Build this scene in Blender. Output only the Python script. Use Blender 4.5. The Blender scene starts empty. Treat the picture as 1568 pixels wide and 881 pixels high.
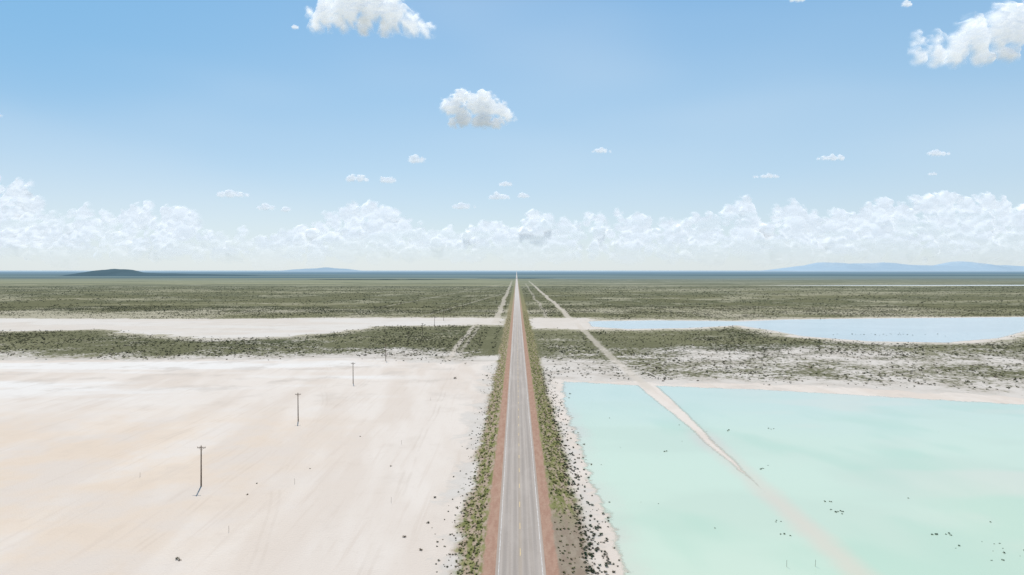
import bpy, math, random
import numpy as np
from mathutils import Vector
random.seed(7); rng=np.random.default_rng(11)
scene=bpy.context.scene
scene.view_settings.view_transform='Standard'
scene.view_settings.look='None'
scene.view_settings.exposure=0
D=math.radians

# ------------------------------------------------------------------ node helper
class G:
    def __init__(s,tree):
        s.t=tree; s.n=tree.nodes; s.l=tree.links
    def put(s,sock,v):
        if v is None: return
        if isinstance(v,bpy.types.NodeSocket): s.l.new(v,sock)
        else:
            if sock.type=='RGBA' and len(v)==3: v=(*v,1)
            sock.default_value=v
    def m(s,op,a,b=None,c=None,clamp=False):
        n=s.n.new('ShaderNodeMath'); n.operation=op; n.use_clamp=clamp
        s.put(n.inputs[0],a); s.put(n.inputs[1],b); s.put(n.inputs[2],c)
        return n.outputs[0]
    def add(s,a,b): return s.m('ADD',a,b)
    def sub(s,a,b): return s.m('SUBTRACT',a,b)
    def mul(s,a,b): return s.m('MULTIPLY',a,b)
    def ss(s,x,a,b,lo=0.0,hi=1.0):
        n=s.n.new('ShaderNodeMapRange'); n.interpolation_type='SMOOTHSTEP'
        s.put(n.inputs[0],x); s.put(n.inputs[1],a); s.put(n.inputs[2],b); s.put(n.inputs[3],lo); s.put(n.inputs[4],hi)
        return n.outputs[0]
    def xyz(s,x,y,z=0.0):
        n=s.n.new('ShaderNodeCombineXYZ'); s.put(n.inputs[0],x); s.put(n.inputs[1],y); s.put(n.inputs[2],z)
        return n.outputs[0]
    def sep(s,v):
        n=s.n.new('ShaderNodeSeparateXYZ'); s.l.new(v,n.inputs[0]); return n.outputs[0],n.outputs[1],n.outputs[2]
    def noise(s,v,scale=1.0,detail=4.0,rough=0.5,dist=0.0):
        n=s.n.new('ShaderNodeTexNoise'); s.put(n.inputs['Vector'],v)
        n.inputs['Scale'].default_value=scale; n.inputs['Detail'].default_value=detail
        n.inputs['Roughness'].default_value=rough; n.inputs['Distortion'].default_value=dist
        return n.outputs['Fac']
    def mix(s,f,a,b):
        n=s.n.new('ShaderNodeMix'); n.data_type='RGBA'
        s.put(n.inputs[0],f); s.put(n.inputs[6],a); s.put(n.inputs[7],b)
        return n.outputs[2]
    def attr(s,name):
        n=s.n.new('ShaderNodeAttribute'); n.attribute_name=name; return n
def newmat(name):
    m=bpy.data.materials.new(name); m.use_nodes=True; m.node_tree.nodes.clear()
    g=G(m.node_tree)
    out=g.n.new('ShaderNodeOutputMaterial'); b=g.n.new('ShaderNodeBsdfPrincipled')
    g.l.new(b.outputs[0],out.inputs[0])
    return m,g,b,out
def matte(name):
    m=bpy.data.materials.new(name); m.use_nodes=True; m.node_tree.nodes.clear()
    g=G(m.node_tree)
    out=g.n.new('ShaderNodeOutputMaterial'); b=g.n.new('ShaderNodeBsdfDiffuse')
    g.l.new(b.outputs[0],out.inputs[0])
    return m,g,b
def pos(g):
    n=g.n.new('ShaderNodeNewGeometry'); return n.outputs['Position']
def bump(g,b,h,strength,dist):
    n=g.n.new('ShaderNodeBump'); n.inputs['Strength'].default_value=strength; n.inputs['Distance'].default_value=dist
    g.l.new(h,n.inputs['Height']); g.l.new(n.outputs[0],b.inputs['Normal'])
# numpy value noise
def vnoise(x,y,seed=0):
    xi=np.floor(x).astype(np.int64); yi=np.floor(y).astype(np.int64); fx=x-xi; fy=y-yi
    fx=fx*fx*(3-2*fx); fy=fy*fy*(3-2*fy)
    def h(a,b):
        n=(a*374761393+b*668265263+seed*974711)&0x7fffffff
        n=((n^(n>>13))*1274126177)&0x7fffffff
        return ((n^(n>>16))&0xffff)/65535.0
    return (h(xi,yi)*(1-fx)+h(xi+1,yi)*fx)*(1-fy)+(h(xi,yi+1)*(1-fx)+h(xi+1,yi+1)*fx)*fy
def fbm(x,y,o=5,r=.5,seed=0):
    s=0;a=1;t=0
    for k in range(o):
        s=s+a*vnoise(x*2**k+k*17.3,y*2**k+k*9.1,seed+k); t+=a; a*=r
    return s/t

# ------------------------------------------------------------------ survey of the place (metres)
def sdf(poly,X,Y):
    d=np.full(X.shape,1e18); ins=np.zeros(X.shape,bool)
    n=len(poly)
    for i in range(n):
        x1,y1=poly[i]; x2,y2=poly[(i+1)%n]
        ex,ey=x2-x1,y2-y1
        t=np.clip(((X-x1)*ex+(Y-y1)*ey)/(ex*ex+ey*ey),0,1)
        d=np.minimum(d,(X-x1-t*ex)**2+(Y-y1-t*ey)**2)
        if y1!=y2:
            c=((y1>Y)!=(y2>Y))&(X<(x2-x1)*(Y-y1)/(y2-y1)+x1); ins^=c
    return np.where(ins,1,-1)*np.sqrt(d)
FLAT=[(-13,372),(-30,366),(-62,376),(-97,388),(-150,380),(-290,376),(-900,350),(-900,-900),(-11,-900),(-12,100),(-14,180),(-15,260)]
PLAYA=[(-15,712),(-62,718),(-199,716),(-300,700),(-534,706),(-1500,640),(-1500,470),(-620,520),(-425,562),(-352,574),(-299,539),(-222,500),(-174,515),(-144,556),(-124,612),(-66,620),(-14,628)]
POND=[(18,-300),(18,112),(18.5,135),(17.5,160),(17.5,196),(17.4,254),(20.5,307),(40,301),(52,297),(67,294),(98.6,287),(134,275),(161,264),(190,254),(250,228),(420,190),(600,-300)]
LAGOON=[(66,604),(70,668),(136,680),(221,668),(269,690),(364,708),(540,728),(900,760),(900,700),(560,650),(470,607),(413,556),(355,502),(297,471),(247,479),(215,517),(212,562),(200,618),(145,588),(94,580)]
WASH=[(13,590),(13,715),(75,712),(80,660),(120,585),(66,575)]
FARPOND=[(800,2240),(1150,2290),(1900,2330),(2600,2300),(2600,2180),(1700,2200),(1100,2215)]
def sstep(a,b,x):
    t=np.clip((x-a)/(b-a),0,1); return t*t*(3-2*t)
def survey(X,Y):
    a=sdf(FLAT,X,Y); b=sdf(PLAYA,X,Y)
    p=sdf(POND,X,Y); l=sdf(LAGOON,X,Y); w=sdf(WASH,X,Y); f=sdf(FARPOND,X,Y)
    beach=3+14*sstep(0,150,X)*sstep(150,250,Y)
    sd=np.maximum.reduce([a,b,p+beach,l+7,w,f+12])
    veg=np.interp(Y,[0,300,370,410,460,620,720,800,1000,4000],[.45,.45,.50,.68,.92,.95,.70,.82,.93,.95])
    left=sstep(20,-60,X)
    veg=veg-0.30*sstep(-250,-420,X)*sstep(690,720,Y)*sstep(860,790,Y)
    veg=veg-0.12*left*sstep(450,390,Y)
    veg=veg-0.12*sstep(60,30,X)*sstep(5,14,X)*sstep(620,560,Y)
    veg=veg*(0.42+0.58*sstep(0,32,-sd))
    return np.clip(sd,-60,60),np.clip(veg,0,1),p,l

def make_mesh(name,verts,faces,mat=None,attrs=None,smooth=False):
    me=bpy.data.meshes.new(name)
    verts=np.asarray(verts,np.float32); faces=np.asarray(faces,np.int32)
    k=faces.shape[1]
    me.vertices.add(len(verts)); me.vertices.foreach_set('co',verts.ravel())
    me.loops.add(faces.size); me.loops.foreach_set('vertex_index',faces.ravel())
    me.polygons.add(len(faces))
    me.polygons.foreach_set('loop_start',np.arange(0,faces.size,k,dtype=np.int32))
    me.polygons.foreach_set('loop_total',np.full(len(faces),k,np.int32))
    me.update(calc_edges=True); me.validate()
    for an,av in (attrs or {}).items():
        av=np.asarray(av,np.float32)
        if av.ndim==1:
            at=me.attributes.new(an,'FLOAT','POINT'); at.data.foreach_set('value',av)
        else:
            at=me.attributes.new(an,'FLOAT_COLOR','POINT'); at.data.foreach_set('color',av.ravel())
    if smooth: me.polygons.foreach_set('use_smooth',np.ones(len(faces),bool))
    ob=bpy.data.objects.new(name,me); scene.collection.objects.link(ob)
    if mat: me.materials.append(mat)
    return ob
def grid_faces(nr,nc):
    i=np.arange(nr-1)[:,None]*nc+np.arange(nc-1)[None,:]
    i=i.ravel(); return np.stack([i,i+1,i+nc+1,i+nc],1)

# ------------------------------------------------------------------ ground material
RC=0.65
gm,g,b=matte('salt_flat_ground')
P=pos(g); X,Y,Z=g.sep(P)
sd=g.attr('sd').outputs['Fac']; veg=g.attr('veg').outputs['Fac']
nL=g.attr('nL').outputs['Fac']; nH=g.attr('nH').outputs['Fac']; streak2=g.attr('st').outputs['Fac']
nM=g.noise(P,0.05,4,0.6); nS=g.noise(P,0.35,4,0.72); nF=g.noise(P,2.2,2,0.7)
streak=g.noise(g.xyz(g.mul(X,0.55),g.mul(Y,0.025)),1.0,4,0.65,0.3)
salt=g.mix(g.ss(streak2,0.35,0.68),(0.66,0.57,0.49),(0.71,0.63,0.555))
peach=g.mul(g.ss(X,-30,-90),g.mul(g.ss(Y,280,190),g.ss(nM,0.36,0.62)))
salt=g.mix(g.mul(peach,0.5),salt,(0.72,0.56,0.41))
white=g.mul(g.mul(g.ss(Y,225,300),g.ss(X,-20,-90)),g.ss(g.attr('wh').outputs['Fac'],0.40,0.60))
salt=g.mix(g.mul(white,0.75),salt,(0.77,0.74,0.70))
damp=g.mul(g.ss(Y,230,320),g.ss(nM,0.5,0.68))
salt=g.mix(g.mul(damp,0.5),salt,(0.54,0.485,0.43))
salt=g.mix(g.mul(g.ss(streak,0.52,0.72),0.24),salt,(0.54,0.44,0.36))
salt=g.mix(g.mul(g.ss(nM,0.54,0.75),0.32),salt,(0.56,0.48,0.41))
salt=g.mix(g.mul(g.ss(nS,0.52,0.72),0.14),salt,(0.52,0.44,0.37))
salt=g.mix(g.mul(g.ss(nF,0.58,0.75),0.16),salt,(0.47,0.38,0.31))
def ruts(x0,slope,amp,strength):     # pair of wheel ruts across the flat
    c=g.add(g.add(x0,g.mul(Y,slope)),g.mul(g.sub(nL,0.5),amp))
    d=g.m('ABSOLUTE',g.sub(g.m('ABSOLUTE',g.sub(X,c)),0.85))
    return g.mul(g.mul(g.ss(d,0.5,0.15),g.ss(nM,0.42,0.6)),strength)
ru=ruts(-68,0.0,5,0.13)
for a in [(-22,-0.03,6,0.14),(-20,-0.22,9,0.10),(-130,0.12,9,0.12)]: ru=g.m('MAXIMUM',ru,ruts(*a))
salt=g.mix(ru,salt,(0.42,0.34,0.27))
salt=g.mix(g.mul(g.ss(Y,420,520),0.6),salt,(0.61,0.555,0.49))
soil=g.mix(g.ss(nM,0.35,0.65),(0.62,0.565,0.505),(0.50,0.445,0.385))
soil=g.mix(g.ss(g.add(Y,g.mul(nL,160)),500,620),soil,(0.42,0.38,0.285))
soil=g.mix(g.ss(g.add(Y,g.mul(nL,200)),800,1100),soil,(0.36,0.335,0.235))
vegc=g.mix(g.ss(nL,0.4,0.6),(0.092,0.098,0.054),(0.150,0.147,0.085))
vegc=g.mix(g.mul(g.ss(nH,0.48,0.62),0.6),vegc,(0.215,0.205,0.12))
vegc=g.mix(g.mul(g.ss(nS,0.55,0.75),0.45),vegc,(0.058,0.065,0.04))
bare=g.ss(g.add(sd,g.add(g.mul(g.sub(nM,0.5),46),g.mul(g.sub(nS,0.5),16))),-3.5,2.5)
cover=g.mul(veg,g.sub(1.0,bare))
patch=g.add(g.add(cover,g.mul(g.sub(nM,0.5),1.2)),g.mul(g.sub(nL,0.5),1.0))
thr=g.sub(0.74,g.mul(patch,0.36))
sp=g.mul(g.ss(nS,g.sub(thr,0.08),g.add(thr,0.08)),g.sub(1.0,bare))
col=g.mix(bare,soil,salt)
col=g.mix(sp,col,vegc)
pale=g.mul(g.ss(nH,0.60,0.68),g.mul(g.ss(Y,760,900),g.ss(nM,0.46,0.6)))
col=g.mix(g.mul(pale,0.6),col,(0.46,0.415,0.31))
wob=g.mul(g.sub(nL,0.5),6)
def track(x0,w,y0,y1,strength,slope=0.0):
    d=g.m('ABSOLUTE',g.sub(g.sub(g.add(X,wob),x0),g.mul(Y,slope)))
    d=g.add(d,g.mul(g.sub(nS,0.5),5.0))
    k=g.ss(d,w+1.2,w-0.6)
    k=g.mul(k,g.mul(g.ss(Y,y0-8,y0+8),g.ss(Y,y1+40,y1-40)))
    return g.mul(k,strength)
tr=track(55.5,2.0,285,640,0.6)
for a in [(57,3.0,690,3200,0.75),(-21,3.0,640,3300,0.6),(-38,1.4,372,640,0.7),(-33,1.0,372,640,0.4),(33,1.8,700,2600,0.4),
          (-175,1.5,720,2000,0.35,0.10),(-260,2.0,900,2900,0.3,0.085)]:
    tr=g.m('MAXIMUM',tr,track(*a))
col=g.mix(tr,col,(0.58,0.51,0.43))
xr=g.sub(X,RC); ax=g.m('ABSOLUTE',xr)
wv=g.add(g.mul(g.sub(nS,0.5),4.0),g.mul(g.sub(nM,0.5),6.0))
vergeR=g.ss(g.add(xr,wv),13.8,11.0); vergeL=g.ss(g.add(xr,wv),-12.4,-10.2)
verge=g.mul(vergeR,vergeL)
vd=g.mix(g.ss(nF,0.4,0.6),(0.42,0.33,0.25),(0.34,0.255,0.185))
vg=g.mix(g.ss(nS,0.4,0.65),(0.16,0.17,0.06),(0.26,0.245,0.11))
gr=g.noise(g.xyz(g.mul(X,0.9),g.mul(Y,0.22)),1,4,0.7)
vd=g.mix(g.ss(gr,g.add(0.38,g.mul(g.ss(xr,0,-1),0.06)),0.56),vd,vg)
baredirt=g.mul(g.ss(g.add(Y,g.mul(nM,30)),160,146),g.ss(xr,5,6))
vd=g.mix(g.mul(baredirt,0.85),vd,g.mix(g.ss(gr,0.4,0.6),(0.27,0.21,0.16),(0.35,0.28,0.225)))
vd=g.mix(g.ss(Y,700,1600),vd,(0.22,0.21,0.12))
col=g.mix(verge,col,vd)
sh=g.ss(g.add(ax,g.mul(g.sub(nS,0.5),1.6)),6.6,6.0)
red=g.mix(g.ss(gr,0.35,0.65),(0.37,0.22,0.16),(0.43,0.28,0.205))
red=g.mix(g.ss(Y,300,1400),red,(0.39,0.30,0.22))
red=g.mix(g.mul(g.ss(nF,0.5,0.7),0.3),red,(0.3,0.18,0.13))
col=g.mix(sh,col,red)
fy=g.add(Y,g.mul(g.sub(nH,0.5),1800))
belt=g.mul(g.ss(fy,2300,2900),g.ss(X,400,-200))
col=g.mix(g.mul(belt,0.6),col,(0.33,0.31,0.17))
col=g.mix(g.ss(Y,900,3200,0.0,0.34),col,(0.27,0.315,0.275))  # distance haze painted into the ground colour
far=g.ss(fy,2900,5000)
farc=g.mix(g.ss(g.attr('nf').outputs['Fac'],0.4,0.6),(0.11,0.17,0.19),(0.19,0.25,0.25))  # far land: blue aerial haze painted into its colour
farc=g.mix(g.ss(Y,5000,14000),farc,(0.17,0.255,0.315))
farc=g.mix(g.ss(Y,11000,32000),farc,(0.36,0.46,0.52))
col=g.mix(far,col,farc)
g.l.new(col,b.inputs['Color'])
bump(g,b,nF,0.5,0.15)

def gattrs(X,Y,e1,e2):
    return {'sd':e1,'veg':e2,'nL':np.clip((fbm(X*.012,Y*.012,4,.55,3)-.5)*1.3+.5,0,1),
            'nH':np.clip((fbm(X*.0025,Y*.009,5,.6,9)-.5)*1.3+.5,0,1),
            'st':fbm(X*.09+Y*.012+3,Y*.016,5,.6,21),'wh':fbm(X*.012,Y*.05,4,.5,31),'nf':fbm(X*.0003,Y*.0015,4,.6,41)}
s=np.linspace(-1,1,441); t=s*(0.25+0.75*s*s)
rows=np.concatenate([[-900,-300,-60,20,70],np.exp(np.linspace(math.log(95),math.log(95000),620))])
YY=np.repeat(rows,len(s)); XX=(t[None,:]*(0.95*np.maximum(rows,0)+320)[:,None]*1.25).ravel()
sdv,vegv,_,_=survey(XX,YY)
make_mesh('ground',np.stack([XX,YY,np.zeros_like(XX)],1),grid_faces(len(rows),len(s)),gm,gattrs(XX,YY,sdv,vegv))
cx=np.array([-12.5,-11.0,-9.0,-7.0,-6.3,0,6.3,7.0,9.0,11.0,13.5])+RC
cz=np.array([-0.06,0.05,0.35,0.68,0.75,0.75,0.75,0.68,0.35,0.05,-0.06])
er=np.concatenate([[-300,20],np.exp(np.linspace(math.log(60),math.log(60000),260))])
EX=np.tile(cx,len(er)); EY=np.repeat(er,len(cx)); EZ=np.tile(cz,len(er))
e1,e2,_,_=survey(EX,EY)
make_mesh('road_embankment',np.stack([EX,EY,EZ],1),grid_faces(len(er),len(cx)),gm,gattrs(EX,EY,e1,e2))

# ------------------------------------------------------------------ road
rm,g,b,_=newmat('asphalt')
P=pos(g); X,Y,Z=g.sep(P); xr=g.sub(X,RC)
n1=g.noise(g.xyz(g.mul(X,1.6),g.mul(Y,0.02)),1,4,0.6); n2=g.noise(P,3.0,4,0.7); n3=g.noise(g.xyz(g.mul(X,0.2),g.mul(Y,0.05)),1,3,0.6)
col=g.mix(g.ss(n1,0.35,0.65),(0.36,0.305,0.26),(0.43,0.37,0.32))
lane=g.m('ABSOLUTE',g.sub(g.m('ABSOLUTE',xr),1.8))
wheel=g.ss(g.m('ABSOLUTE',g.sub(lane,0.85)),0.55,0.1)
col=g.mix(g.mul(wheel,0.5),col,(0.285,0.245,0.215))
col=g.mix(g.mul(g.ss(g.m('ABSOLUTE',xr),0.45,0.15),0.4),col,(0.36,0.28,0.20))
col=g.mix(g.mul(g.ss(n2,0.5,0.72),0.35),col,(0.24,0.20,0.175))
col=g.mix(g.mul(g.ss(n3,0.5,0.68),0.3),col,(0.48,0.415,0.36))
col=g.mix(g.mul(g.ss(g.m('ABSOLUTE',xr),3.65,4.15),0.45),col,(0.38,0.27,0.20))
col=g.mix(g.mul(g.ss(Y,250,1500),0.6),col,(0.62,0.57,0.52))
g.l.new(col,b.inputs['Base Color']); b.inputs['Roughness'].default_value=0.8
b.inputs['Specular IOR Level'].default_value=0.2
rr=er
def strip(name,x0,x1,z,mat,rows):
    xs=np.array([x0,x1]); v=np.stack([np.tile(xs,len(rows)),np.repeat(rows,2),np.full(len(rows)*2,z)],1)
    return make_mesh(name,v,grid_faces(len(rows),2),mat)
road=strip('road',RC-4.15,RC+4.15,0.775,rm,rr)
wm,g,b,_=newmat('worn_white_paint')
P=pos(g); X,Y,Z=g.sep(P)
al=g.ss(g.noise(g.xyz(g.mul(X,6),g.mul(Y,0.8)),1,4,0.7),0.38,0.62,0.1,0.85)
g.l.new(g.mix(al,(0.42,0.37,0.33),(0.68,0.65,0.62)),b.inputs['Base Color']); b.inputs['Roughness'].default_value=0.7
ym,g,b,_=newmat('worn_yellow_paint')
P=pos(g); X,Y,Z=g.sep(P)
al=g.ss(g.noise(g.xyz(g.mul(X,6),g.mul(Y,1.2)),1,4,0.7),0.35,0.60,0.3,0.85)
g.l.new(g.mix(al,(0.40,0.33,0.27),(0.68,0.49,0.20)),b.inputs['Base Color']); b.inputs['Roughness'].default_value=0.7
lr=rr[rr<9000]
for nm,x in (('edge_line_left',RC-3.6),('edge_line_right',RC+3.6)):
    o=strip(nm,x-0.065,x+0.065,0.785,wm,lr); o.parent=road
v=[];f=[]
for k in range(330):
    y0=20+k*12.2
    i=len(v); v+=[(RC-0.08,y0,0.785),(RC+0.08,y0,0.785),(RC+0.08,y0+3.2,0.785),(RC-0.08,y0+3.2,0.785)]; f.append((i,i+1,i+2,i+3))
o=make_mesh('centre_dashes',v,f,ym); o.parent=road

# ------------------------------------------------------------------ water
def water(name,poly,x0,x1,y0,y1,st,deep,shallow,cause):
    m,g,b,out=newmat(name+'_water')
    P=pos(g); X,Y,Z=g.sep(P)
    sd=g.attr('sd').outputs['Fac']
    nA=g.noise(P,0.12,4,0.65); nB=g.noise(P,0.6,3,0.65); nC=g.attr('nC').outputs['Fac']
    e=g.add(sd,g.add(g.mul(g.sub(nA,0.5),7),g.mul(g.sub(nB,0.5),3.0)))
    if cause:
        d=g.m('ABSOLUTE',g.sub(g.add(X,g.mul(g.sub(g.attr('nW').outputs['Fac'],0.5),3.0)),56.2))
        hw=g.ss(Y,180,295,0.6,3.4)
        hw=g.sub(hw,g.ss(Y,190,140,0.0,2.0))
        cz=g.sub(g.add(d,g.mul(g.sub(nB,0.5),1.6)),hw)
        e=g.m('MINIMUM',e,g.mul(cz,1.2))
    a=g.ss(e,-0.5,1.4)
    depth=g.ss(e,0.0,7.0)
    col=g.mix(depth,shallow,deep)
    col=g.mix(g.mul(g.ss(nC,0.36,0.64),0.7),col,tuple(c*1.08 for c in deep))
    if cause:
        col=g.mix(g.mul(g.ss(g.attr('nD').outputs['Fac'],0.46,0.64),0.6),col,(0.46,0.62,0.47))
        col=g.mix(g.mul(g.ss(g.add(Y,g.mul(nC,60)),230,320),0.6),col,(0.52,0.62,0.56))
        pink=g.mul(g.ss(g.attr('nP').outputs['Fac'],0.46,0.64),g.ss(X,60,130))
        col=g.mix(g.mul(pink,0.55),col,(0.67,0.64,0.53))
        pl=g.mul(g.ss(g.m('ABSOLUTE',g.sub(g.add(X,g.mul(nA,4)),58.4)),5.0,0),g.ss(Y,280,130))
        col=g.mix(g.mul(pl,0.75),col,(0.67,0.60,0.47))
    g.l.new(col,b.inputs['Base Color']); b.inputs['Roughness'].default_value=0.15
    b.inputs['IOR'].default_value=1.33
    g.l.new(a,b.inputs['Alpha'])
    xs=np.arange(x0,x1+.1,st); ys=np.arange(y0,y1+.1,st)
    A,B=np.meshgrid(xs,ys); A=A.ravel(); B=B.ravel(); S=sdf(poly,A,B)
    F=grid_faces(len(ys),len(xs)); F=F[(S[F]>-7).any(1)]
    u,inv=np.unique(F,return_inverse=True); F=inv.reshape(F.shape)
    A=A[u];B=B[u]
    return make_mesh(name,np.stack([A,B,np.full(len(u),0.03)],1),F,m,{'sd':S[u],'nC':fbm(A*.02,B*.035,4,.55,5),'nD':fbm(A*.03+B*.006,B*.018,4,.55,15),'nW':fbm(B*.03,B*0+.5,4,.6,6),'nP':fbm(A*.02,B*.05,3,.5,8)})
water('pond',POND,8,430,-100,322,2.0,(0.555,0.65,0.51),(0.60,0.58,0.48),True)
water('lagoon',LAGOON,50,910,455,775,3.5,(0.43,0.50,0.51),(0.60,0.58,0.52),False)
water('distant_pond',FARPOND,780,2610,2170,2340,12.0,(0.55,0.60,0.62),(0.65,0.63,0.6),False)

# ------------------------------------------------------------------ shrubs
def template(n,size,seed):
    r=np.random.default_rng(seed)
    lobes=[(r.uniform(-.55,.55),r.uniform(-.55,.55),r.uniform(.15,.5),r.uniform(.3,.55)) for _ in range(5)]
    out=np.zeros((n,3,3)); tone=np.zeros(n)
    for i in range(n):
        lx,ly,lz,lr=lobes[r.integers(5)]
        d=r.normal(size=3); d/=np.linalg.norm(d); d*=lr*r.uniform(.6,1.05)
        p=np.array([lx+d[0],ly+d[1],max(0.02,lz+d[2]*.8)])
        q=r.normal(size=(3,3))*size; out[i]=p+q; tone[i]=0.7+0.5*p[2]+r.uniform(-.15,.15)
    out[:,:,2]=np.maximum(out[:,:,2],0.0)
    return out,tone
NEAR=[template(110,0.13,i) for i in range(5)]; FARB=[template(26,0.24,20+i) for i in range(5)]
pts=[]
def addp(x,y,z,r,k): pts.append((x,y,z,r,k))
def scatter(N,ya,yb,r0,r1,lo,hi):
    ys=np.sqrt(rng.uniform(ya**2,yb**2,N)); xs=ys*rng.uniform(-.85,.85,N)
    sdv,vegv,pp,ll=survey(xs,ys)
    clump=np.clip((fbm(xs*.035,ys*.035,4,.55,77)-.42)*5,0,1)
    acc=rng.uniform(0,1,N)<np.clip(vegv*(lo+hi*clump),0.02,1)*(sdv<-1+rng.normal(0,5,N))*(np.abs(xs-RC)>14)*(np.abs(xs-55.5)>3.5)*(np.abs(xs+20)>3)
    for x,y in zip(xs[acc],ys[acc]): addp(x,y,0,rng.uniform(r0,r1)*(1 if rng.random()<.93 else 1.5),0 if rng.random()<.6 else 1)
scatter(180000,285,950,.3,.80,.14,.50)
scatter(46000,950,2100,.7,1.5,.06,.40)
for side,n in ((-1,1900),(1,2900)):
    for _ in range(n):
        y=100*math.exp(rng.uniform(0,2.1)); d=rng.uniform(6.8,12.0) if side>0 else rng.uniform(7.0,11.0)
        if side>0 and y<150 and d<11.0 and rng.random()<.8: continue
        z=0.75*max(0,min(1,(11.2-d)/4.5))
        addp(RC+side*d,y,z-.03,rng.uniform(.12,.38),2 if rng.random()<.85 else 4)
for _ in range(850):
    y=100*math.exp(rng.uniform(0,1.25)); d=10.8+abs(rng.normal(0,2.8))
    addp(RC+d,y,0,rng.uniform(.13,.5),3 if rng.random()<.3 else (0 if rng.random()<.6 else 1))
for _ in range(300):
    y=100*math.exp(rng.uniform(0,1.3)); d=10.5+abs(rng.normal(0,2.2))
    addp(RC-d,y,0,rng.uniform(.12,.36),1 if rng.random()<.6 else 0)
for x,y,r in [(-58.8,118,.5),(-58,117.5,.35),(-60.8,160,.3),(-60,152,.35),(-32,174,.35),(-28.3,315,1.0),(-52,172,.25),(-47,205,.3),(-21,128,.45),(-17,122,.45),(-17.5,135,.45),(-18,150,.45)]:
    addp(x,y,0,r,1)
for x,y in [(67.5,147.5),(66,141),(67.6,141),(52,136),(79,129),(81.5,129),(50.5,129),(61,172),(80,215),(66,213),(41,188)]:
    for k in range(3): addp(x+rng.normal(0,.6),y+rng.normal(0,.5),0.0,rng.uniform(.2,.38),3)
for _ in range(14):
    addp(rng.uniform(24,150),rng.uniform(113,240),0.0,rng.uniform(.1,.25),3)
for k in range(16):
    addp(84+rng.normal(0,4),122+rng.normal(0,4),0,rng.uniform(.12,.3),3)
for k in range(26):
    addp(282+rng.normal(0,24),530+rng.normal(0,7),0,rng.uniform(.3,.6),3)
KC=[(0.12,0.125,0.068),(0.185,0.16,0.105),(0.20,0.215,0.08),(0.08,0.125,0.07),(0.28,0.24,0.13)]
HZ=np.array([0.24,0.27,0.21])  # haze tint, painted into the shrub colours with distance
V=[];C=[]
for (x,y,z,r,k) in pts:
    tmpl=NEAR if y<260 else FARB
    T,tn=tmpl[rng.integers(5)]
    a=rng.uniform(0,6.28); ca,sa=math.cos(a),math.sin(a)
    q=T.reshape(-1,3)
    w=np.empty_like(q); w[:,0]=x+r*(q[:,0]*ca-q[:,1]*sa); w[:,1]=y+r*(q[:,0]*sa+q[:,1]*ca); w[:,2]=z+r*0.95*q[:,2]
    V.append(w)
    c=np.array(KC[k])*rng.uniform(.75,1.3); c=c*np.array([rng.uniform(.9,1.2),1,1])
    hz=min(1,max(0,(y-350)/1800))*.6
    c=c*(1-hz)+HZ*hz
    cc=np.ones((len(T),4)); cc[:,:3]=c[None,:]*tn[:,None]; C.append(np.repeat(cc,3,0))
V=np.concatenate(V); C=np.concatenate(C)
sm,g,b=matte('shrub_foliage')
g.l.new(g.attr('Col').outputs['Color'],b.inputs['Color'])
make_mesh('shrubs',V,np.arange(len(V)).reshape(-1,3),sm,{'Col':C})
print('SHRUBS',len(pts),len(V)//3)

# ------------------------------------------------------------------ poles and posts
pm,g,b,_=newmat('weathered_wood')
P=pos(g); X,Y,Z=g.sep(P)
nn=g.noise(g.xyz(g.mul(X,9),g.mul(Y,9),g.mul(Z,0.8)),1,4,0.6)
g.l.new(g.mix(nn,(0.09,0.055,0.035),(0.20,0.135,0.09)),b.inputs['Base Color']); b.inputs['Roughness'].default_value=0.85
def tube(v,f,p0,p1,r0,r1,n=8):
    p0=Vector(p0);p1=Vector(p1);ax=(p1-p0).normalized()
    u=ax.orthogonal().normalized(); w=ax.cross(u); i=len(v)
    for p,r in ((p0,r0),(p1,r1)):
        for k in range(n):
            a=2*math.pi*k/n; q=p+u*(r*math.cos(a))+w*(r*math.sin(a)); v.append(tuple(q))
    for k in range(n): f.append((i+k,i+(k+1)%n,i+n+(k+1)%n,i+n+k))
    f.append(tuple(i+n+k for k in range(n)))
def mesh_py(name,v,f,mat):
    me=bpy.data.meshes.new(name); me.from_pydata(v,[],f); me.update(); me.materials.append(mat)
    ob=bpy.data.objects.new(name,me); scene.collection.objects.link(ob); return ob
v=[];f=[]
tube(v,f,(0,0,-.3),(0,0,9.3),.18,.12)
tube(v,f,(-.95,.13,8.85),(.95,.13,8.85),.08,.08,6)
for x in (-.85,-.35,.35,.85): tube(v,f,(x,.13,8.9),(x,.13,9.15),.045,.06,6)
tube(v,f,(0,0,9.3),(0,0,9.5),.05,.06,6)
tube(v,f,(-.6,.15,8.83),(0,.12,8.2),.025,.025,5); tube(v,f,(.6,.15,8.83),(0,.12,8.2),.025,.025,5)
first=mesh_py('utility_pole',v,f,pm); first.location=(-73,158,0)
yy=[226,301,376,450,525,600,675,750,830,910,990,1070,1150]
for k,y in enumerate(yy):
    o=bpy.data.objects.new('utility_pole',first.data); scene.collection.objects.link(o)
    o.location=(-72+rng.uniform(-.5,.5),y,0); o.rotation_euler=(rng.uniform(-.01,.01),rng.uniform(-.012,.012),rng.uniform(-.06,.06))
v=[];f=[]
tube(v,f,(0,0,-.2),(0,0,1.15),.03,.025,6); tube(v,f,(0,0,1.15),(.005,0,1.19),.025,.01,6)
pf=None
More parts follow.
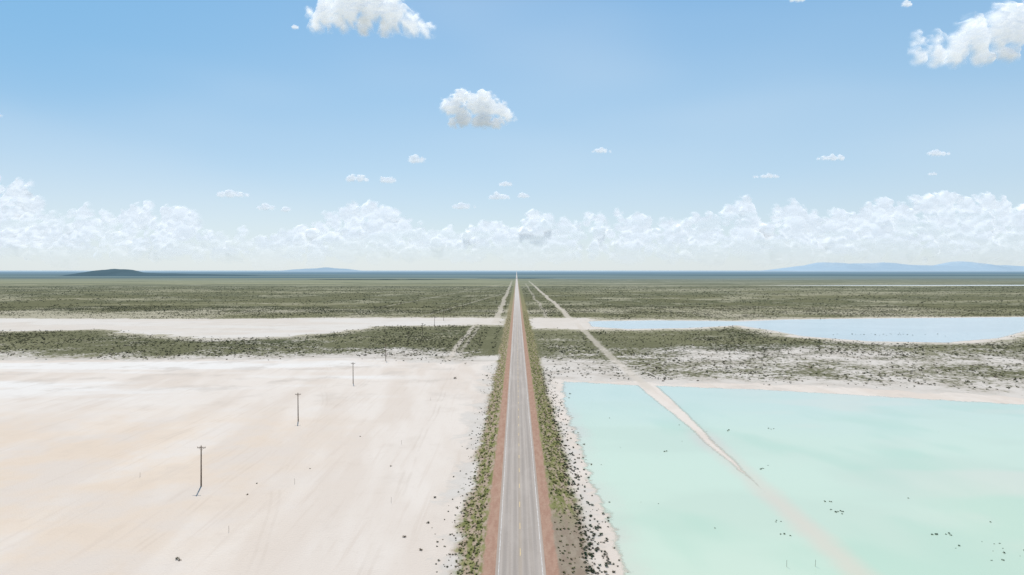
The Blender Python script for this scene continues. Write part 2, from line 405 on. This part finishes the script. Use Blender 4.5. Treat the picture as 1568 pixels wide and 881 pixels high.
for x,y in [(-55,130.5),(-33,196),(-27,147),(-91,165),(-52,160),(-33,262),(45.5,115),(50.4,115.2)]:
    if pf is None: pf=mesh_py('wooden_post',v,f,pm); o=pf
    else:
        o=bpy.data.objects.new('wooden_post',pf.data); scene.collection.objects.link(o)
    o.location=(x,y,0); o.rotation_euler=(rng.uniform(-.06,.06),rng.uniform(-.06,.06),rng.uniform(0,3))

# ------------------------------------------------------------------ distant hills
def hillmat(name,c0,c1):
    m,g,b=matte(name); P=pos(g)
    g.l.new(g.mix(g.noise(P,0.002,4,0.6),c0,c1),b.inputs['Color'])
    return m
def range_(name,xs,zs,yc,depth,nx,ny,mat,rough):
    x=np.linspace(xs[0],xs[-1],nx); prof=np.interp(x,xs,zs)
    k=np.ones(5)/5; prof=np.convolve(np.pad(prof,2,'edge'),k,'valid')
    prof=prof*(1+rough*2*(fbm(np.arange(nx)*.15,np.zeros(nx)+.3,4,.6,5)-.5))
    yv=np.linspace(-1,1,ny)
    A,B=np.meshgrid(x,yc+yv*depth)
    H=prof[None,:]*np.clip(1-np.abs(yv)**1.6,0,1)[:,None]
    H=H*(1+rough*2*(fbm(A/depth*3,B/depth*3,4,.6,8)-.5))-4
    make_mesh(name,np.stack([A.ravel(),B.ravel(),H.ravel()],1),grid_faces(ny,nx),mat,None,True)
S=45000/1045
mt=[(1190,0),(1210,4),(1240,8),(1262,12.5),(1290,11),(1320,10.5),(1350,11.5),(1375,9),(1400,7.5),(1430,7),(1448,7.5),(1458,11),(1467,15.5),(1474,13.5),(1484,10),(1510,8),(1560,6),(1600,5),(1680,2),(1750,0)]
range_('mountain_range',[(x-791)*S for x,_ in mt],[z*S+50*(z>0) for _,z in mt],45000,5000,400,30,hillmat('hazy_mountain',(0.36,0.47,0.56),(0.41,0.52,0.60)),0.12)  # distance haze is put into the base colour
S=30000/1045
mt=[(430,0),(460,2),(485,3),(500,4.6),(512,3.5),(530,2),(560,0)]
range_('distant_hill',[(x-791)*S for x,_ in mt],[z*S+50*(z>0) for _,z in mt],30000,2500,160,24,hillmat('hazy_hill',(0.33,0.43,0.51),(0.37,0.47,0.54)),0.12)  # pale haze tint is part of the base colour
S=6000/1045
mt=[(115,0),(128,4),(140,7.5),(152,9.2),(163,10.2),(175,11.0),(194,11.0),(201,8.4),(212,6.0),(250,4.6),(310,3.5),(380,2.0),(440,0)]
range_('mesa',[(x-791)*S for x,_ in mt],[z*S for _,z in mt],6000,400,260,30,hillmat('dark_mesa',(0.075,0.125,0.15),(0.115,0.17,0.19)),0.08)

# ------------------------------------------------------------------ clouds: relief sheets of puffs
def cloudmat(name,alb,op,em,tl):
    m=bpy.data.materials.new(name); m.use_nodes=True; m.node_tree.nodes.clear(); g=G(m.node_tree)
    out=g.n.new('ShaderNodeOutputMaterial')
    d=g.n.new('ShaderNodeBsdfDiffuse'); t=g.n.new('ShaderNodeBsdfTranslucent'); a=g.n.new('ShaderNodeAddShader')
    g.put(d.inputs[0],alb); g.put(t.inputs[0],tuple(c*tl for c in alb)); g.l.new(d.outputs[0],a.inputs[0]); g.l.new(t.outputs[0],a.inputs[1])
    e=g.n.new('ShaderNodeEmission'); g.put(e.inputs[0],(0.965,0.98,1.0))   # added glow, stands in for light scattered inside the cloud
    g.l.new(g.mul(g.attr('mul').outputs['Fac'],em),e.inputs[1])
    a2=g.n.new('ShaderNodeAddShader'); g.l.new(a.outputs[0],a2.inputs[0]); g.l.new(e.outputs[0],a2.inputs[1])
    tr=g.n.new('ShaderNodeBsdfTransparent'); mx=g.n.new('ShaderNodeMixShader')
    g.l.new(g.mul(g.attr('den').outputs['Fac'],op),mx.inputs[0]); g.l.new(tr.outputs[0],mx.inputs[1]); g.l.new(a2.outputs[0],mx.inputs[2])
    g.l.new(mx.outputs[0],out.inputs[0])
    try: m.cycles.emission_sampling='NONE'
    except Exception: pass
    return m
def grow(lobes,levels,nch,r,sq):
    out=list(lobes); cur=list(lobes)
    for L in range(levels):
        nx=[]
        for (x,z,y,R) in cur:
            for _ in range(nch):
                a=r.uniform(-.25*math.pi,1.25*math.pi); rr_=R*r.uniform(.28,.5); dd=R*r.uniform(.6,1.0)
                nx.append((x+dd*math.cos(a),z+dd*math.sin(a)*sq,y+r.uniform(0,.7)*R,rr_))
        out+=nx; cur=nx
    return out
def raster(sph,x0,x1,z0,z1,st,sq):
    xs=np.arange(x0,x1+st,st); zs=np.arange(z0,z1+st,st)
    Hh=np.zeros((len(zs),len(xs))); I=np.full(Hh.shape,-1e9)
    for (x,z,y,R) in sph:
        R2=R*1.5
        i0=max(0,int((x-R2-x0)/st)); i1=min(len(xs),int((x+R2-x0)/st)+2)
        j0=max(0,int((z-R2*sq-z0)/st)); j1=min(len(zs),int((z+R2*sq-z0)/st)+2)
        if i1<=i0 or j1<=j0: continue
        dx=xs[None,i0:i1]-x; dz=(zs[j0:j1,None]-z)/sq
        d2=dx*dx+dz*dz
        h=np.sqrt(np.maximum(R*R-d2,0)); h=np.where(h>0,h+y,0)
        Hh[j0:j1,i0:i1]=np.maximum(Hh[j0:j1,i0:i1],h)
        I[j0:j1,i0:i1]=np.maximum(I[j0:j1,i0:i1],R-np.sqrt(d2))
    return xs,zs,Hh,I
def blur(a,n):
    for _ in range(n):
        p=np.pad(a,1,'edge'); a=(p[1:-1,1:-1]*4+p[:-2,1:-1]+p[2:,1:-1]+p[1:-1,:-2]+p[1:-1,2:])/8
    return a
def baked_light(den,st,m,k):
    # painted shade: glow dims with the cloud mass above each point
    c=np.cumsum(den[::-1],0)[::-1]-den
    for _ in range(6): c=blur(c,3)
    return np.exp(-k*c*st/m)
def build_cloud(name,cxm,czm,dist,lobes,mat,st,levels=3,nch=5,sq=1.0,base=None,edge=1.0,seed=0,relief=.8,sm=5,kk=.45):
    r=np.random.default_rng(seed)
    sph=grow([(x,z,r.uniform(0,.3)*R,R) for x,z,R in lobes],levels,nch,r,sq)
    m=max(R for _,_,R in lobes)
    x0=min(s[0]-s[3] for s in sph)-m*.4; x1=max(s[0]+s[3] for s in sph)+m*.4
    z0=min(s[1]-s[3]*sq for s in sph)-m*.4; z1=max(s[1]+s[3]*sq for s in sph)+m*.4
    xs,zs,Hh,I=raster(sph,x0,x1,z0,z1,st,sq)
    A,B=np.meshgrid(xs,zs)
    n=fbm(A/m*2.2+seed,B/m*2.6,5,.6,seed+50)-.5; n2=fbm(A/m*6+seed,B/m*7,4,.6,seed+60)-.5
    I=I+m*.06+(n*.66+n2*.28)*m*edge
    if base is not None: I=I-np.maximum(0,(base+n*m*.8)-B)*1.0
    den=sstep(-.08*m,.34*m,I)
    den=blur(den,2)
    lit=baked_light(den,st,m,kk)*(1+.4*n)
    Hh=blur(Hh,sm)+n2*m*.12+n*m*.40
    F=grid_faces(len(zs),len(xs)); dn=den.ravel(); F=F[(dn[F]>0.004).any(1)]
    u,inv=np.unique(F,return_inverse=True)
    V=np.stack([A.ravel()+cxm,dist-Hh.ravel()*relief,B.ravel()+czm],1)[u]
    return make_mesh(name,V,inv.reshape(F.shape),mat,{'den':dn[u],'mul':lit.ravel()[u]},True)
cm=cloudmat('cumulus',(0.66,0.66,0.66),1.0,0.64,0.10)
cms=cloudmat('small_cumulus',(0.66,0.67,0.68),0.95,0.54,0.12)
K=5.0
def lob(l,s=1.0): return [(a*K*s,-b_*K*s,c*K*s) for a,b_,c in l]
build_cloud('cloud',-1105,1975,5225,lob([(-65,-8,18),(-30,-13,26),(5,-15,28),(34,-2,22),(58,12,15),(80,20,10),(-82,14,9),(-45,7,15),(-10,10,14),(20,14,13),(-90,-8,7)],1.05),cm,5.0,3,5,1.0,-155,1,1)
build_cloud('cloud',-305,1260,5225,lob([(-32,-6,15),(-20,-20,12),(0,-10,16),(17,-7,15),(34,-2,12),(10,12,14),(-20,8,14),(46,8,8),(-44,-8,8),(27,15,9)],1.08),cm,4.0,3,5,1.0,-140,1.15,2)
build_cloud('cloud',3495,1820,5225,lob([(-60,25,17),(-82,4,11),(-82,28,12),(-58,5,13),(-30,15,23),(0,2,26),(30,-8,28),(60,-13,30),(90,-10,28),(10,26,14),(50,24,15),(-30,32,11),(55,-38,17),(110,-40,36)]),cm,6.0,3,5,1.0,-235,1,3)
SM=[(-20,178,26,9),(355,299,30,7.5),(408,319,14,7),(438,322,8,5),(547,275,20,8),(595,277,13,7),(638,246,16,7),(710,317,21,6),(765,303,20,6),(802,301,10,5),(774,283,13,4.5),(921,232,16,4.5),(1175,271,24,4.5),(1273,243,24,6),(1435,236,20,6),(1428,267,8,3.2),(1220,1,12,6),(1388,8,8,6),(452,43,4,4)]
for k,(x,y,wd,h) in enumerate(SM):
    r=np.random.default_rng(100+k); L=[]
    nl=max(3,int(wd/h*1.8))
    for j in range(nl):
        q=-1+2*(j+.5)/nl+r.uniform(-.15,.15); s_=h*(1.1-.6*abs(q)**1.5)*r.uniform(.7,1.2)
        L.append((q*wd*.85*10,(-h*.3+s_*.5)*10*r.uniform(.6,1.2),s_*9))
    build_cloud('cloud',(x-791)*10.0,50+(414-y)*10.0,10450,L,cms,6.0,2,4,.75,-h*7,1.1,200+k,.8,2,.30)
# the bank of cumulus along the horizon, 36 km away
TOP=[(-250,320),(-60,275),(-15,258),(20,258),(50,272),(75,308),(125,312),(200,318),(240,303),(290,316),(335,348),(400,350),(470,343),(515,312),(545,300),(575,304),(610,330),(680,345),(760,330),(850,320),(940,318),(1030,328),(1100,316),(1135,299),(1165,338),(1200,303),(1250,316),(1310,306),(1370,297),(1440,293),(1475,283),(1510,298),(1570,303),(1800,320)]
tx=[a for a,_ in TOP]; ty=[(414-b_)*.99 for _,b_ in TOP]
r=np.random.default_rng(5); L=[]
q=-240.0
while q<1790:
    H=np.interp(q,tx,ty)*r.uniform(.72,1.0); R=r.uniform(8,18)
    z=H-R*.9; y=0.0
    while z>16:
        L.append((q+r.uniform(-8,8),z,y,R*r.uniform(.8,1.2))); z-=R*r.uniform(.9,1.5); y+=r.uniform(0,9)
    q+=r.uniform(8,17)
for _ in range(150): 
    a=r.uniform(-240,1790); L.append((a,r.uniform(12,np.interp(a,tx,ty)*.8),r.uniform(5,25),r.uniform(5,10)))
KB=35.0
sph=grow(L,2,6,r,1.0)
xs,zs,Hh,I=raster(sph,-260,1810,-1,168,1.05,1.0)
A,B=np.meshgrid(xs,zs)
n=fbm(A/16,B/11,5,.6,91)-.5; n2=fbm(A/5,B/4,4,.6,92)-.5; nb=fbm(A/60,B/14,4,.55,93)
den=sstep(0,4.5,I+n*9+n2*4)
den=den*(0.18+0.82*sstep(2,55,B))*(0.55+0.45*sstep(.34,.58,nb+.0045*(B-45)))
den=blur(den,1)
Hb=blur(Hh,3)
# painted shade where a bulging puff stands higher above (toward the sun)
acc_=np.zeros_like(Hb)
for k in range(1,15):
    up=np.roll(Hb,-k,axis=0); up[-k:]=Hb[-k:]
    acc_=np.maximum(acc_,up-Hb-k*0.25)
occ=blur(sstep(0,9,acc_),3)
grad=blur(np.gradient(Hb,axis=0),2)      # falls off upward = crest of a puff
lit=0.83+0.32*sstep(0.2,-0.9,grad)-0.40*occ+0.14*n  # light on crests and shade below, painted into the glow
Hh=Hb+n*6+n2*1.5
F=grid_faces(len(zs),len(xs)); dn=den.ravel(); F=F[(dn[F]>0.004).any(1)]
u,inv=np.unique(F,return_inverse=True)
V=np.stack([(A.ravel()-791)*KB,36575-Hh.ravel()*KB*.8,B.ravel()*KB+50],1)[u]
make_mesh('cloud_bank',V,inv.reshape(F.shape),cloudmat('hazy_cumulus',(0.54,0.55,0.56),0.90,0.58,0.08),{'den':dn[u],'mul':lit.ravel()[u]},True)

# ------------------------------------------------------------------ sun and sky
EL=D(52); AZ=D(-17)
sunv=Vector((math.sin(AZ)*math.cos(EL),math.cos(AZ)*math.cos(EL),math.sin(EL)))
L_=bpy.data.lights.new('sun','SUN'); L_.energy=4.1; L_.angle=D(0.5); L_.color=(1.0,0.955,0.885)
so=bpy.data.objects.new('sun',L_); scene.collection.objects.link(so)
so.rotation_euler=(-sunv).to_track_quat('-Z','Y').to_euler(); so.location=(0,0,500)
w=bpy.data.worlds.new('World'); scene.world=w; w.use_nodes=True; w.node_tree.nodes.clear()
g=G(w.node_tree)
sky=g.n.new('ShaderNodeTexSky'); sky.sky_type='NISHITA'; sky.sun_disc=False
sky.sun_elevation=EL; sky.sun_rotation=AZ; sky.altitude=1200; sky.air_density=1.0; sky.dust_density=1.5; sky.ozone_density=1.5
sc=g.n.new('ShaderNodeVectorMath'); sc.operation='SCALE'; g.l.new(sky.outputs[0],sc.inputs[0]); sc.inputs['Scale'].default_value=0.10
tc=g.n.new('ShaderNodeTexCoord'); dx,dy,dz=g.sep(tc.outputs['Generated'])
rp=g.n.new('ShaderNodeValToRGB'); el=rp.color_ramp.elements
stops=[(0.0,(0.74,0.83,0.875)),(0.06,(0.66,0.795,0.88)),(0.14,(0.51,0.715,0.885)),(0.24,(0.375,0.62,0.86)),(0.36,(0.26,0.52,0.82)),(0.55,(0.09,0.21,0.40)),(1.0,(0.06,0.14,0.28))]
el[0].position=0; el[0].color=(*stops[0][1],1); el[1].position=1; el[1].color=(*stops[-1][1],1)
for p_,c in stops[1:-1]:
    e=el.new(p_); e.color=(*c,1)
g.l.new(dz,rp.inputs[0])
skyc=g.mix(0.8,sc.outputs[0],rp.outputs[0])
west=g.mul(g.ss(dx,-0.05,-0.62),g.ss(dz,0.05,0.3))
skyc=g.mix(g.mul(west,0.5),skyc,(0.17,0.46,0.78))
veil=g.noise(g.xyz(g.mul(dx,1.6),g.mul(dz,5.0)),1.0,2,0.5)
skyc=g.mix(g.mul(g.ss(veil,0.42,0.68),0.14),skyc,(0.80,0.87,0.92))
bg=g.n.new('ShaderNodeBackground'); g.l.new(skyc,bg.inputs[0]); bg.inputs[1].default_value=1.0
wo=g.n.new('ShaderNodeOutputWorld'); g.l.new(bg.outputs[0],wo.inputs[0])

# ------------------------------------------------------------------ camera (drone, 50 m up, level)
cam=bpy.data.cameras.new('camera'); co=bpy.data.objects.new('camera',cam); scene.collection.objects.link(co)
cam.lens=24; cam.sensor_width=36; cam.clip_start=0.5; cam.clip_end=250000
cam.shift_x=-7/1568; cam.shift_y=-26.5/1568
co.location=(0,0,50); co.rotation_euler=(D(90),0,0)
scene.camera=co
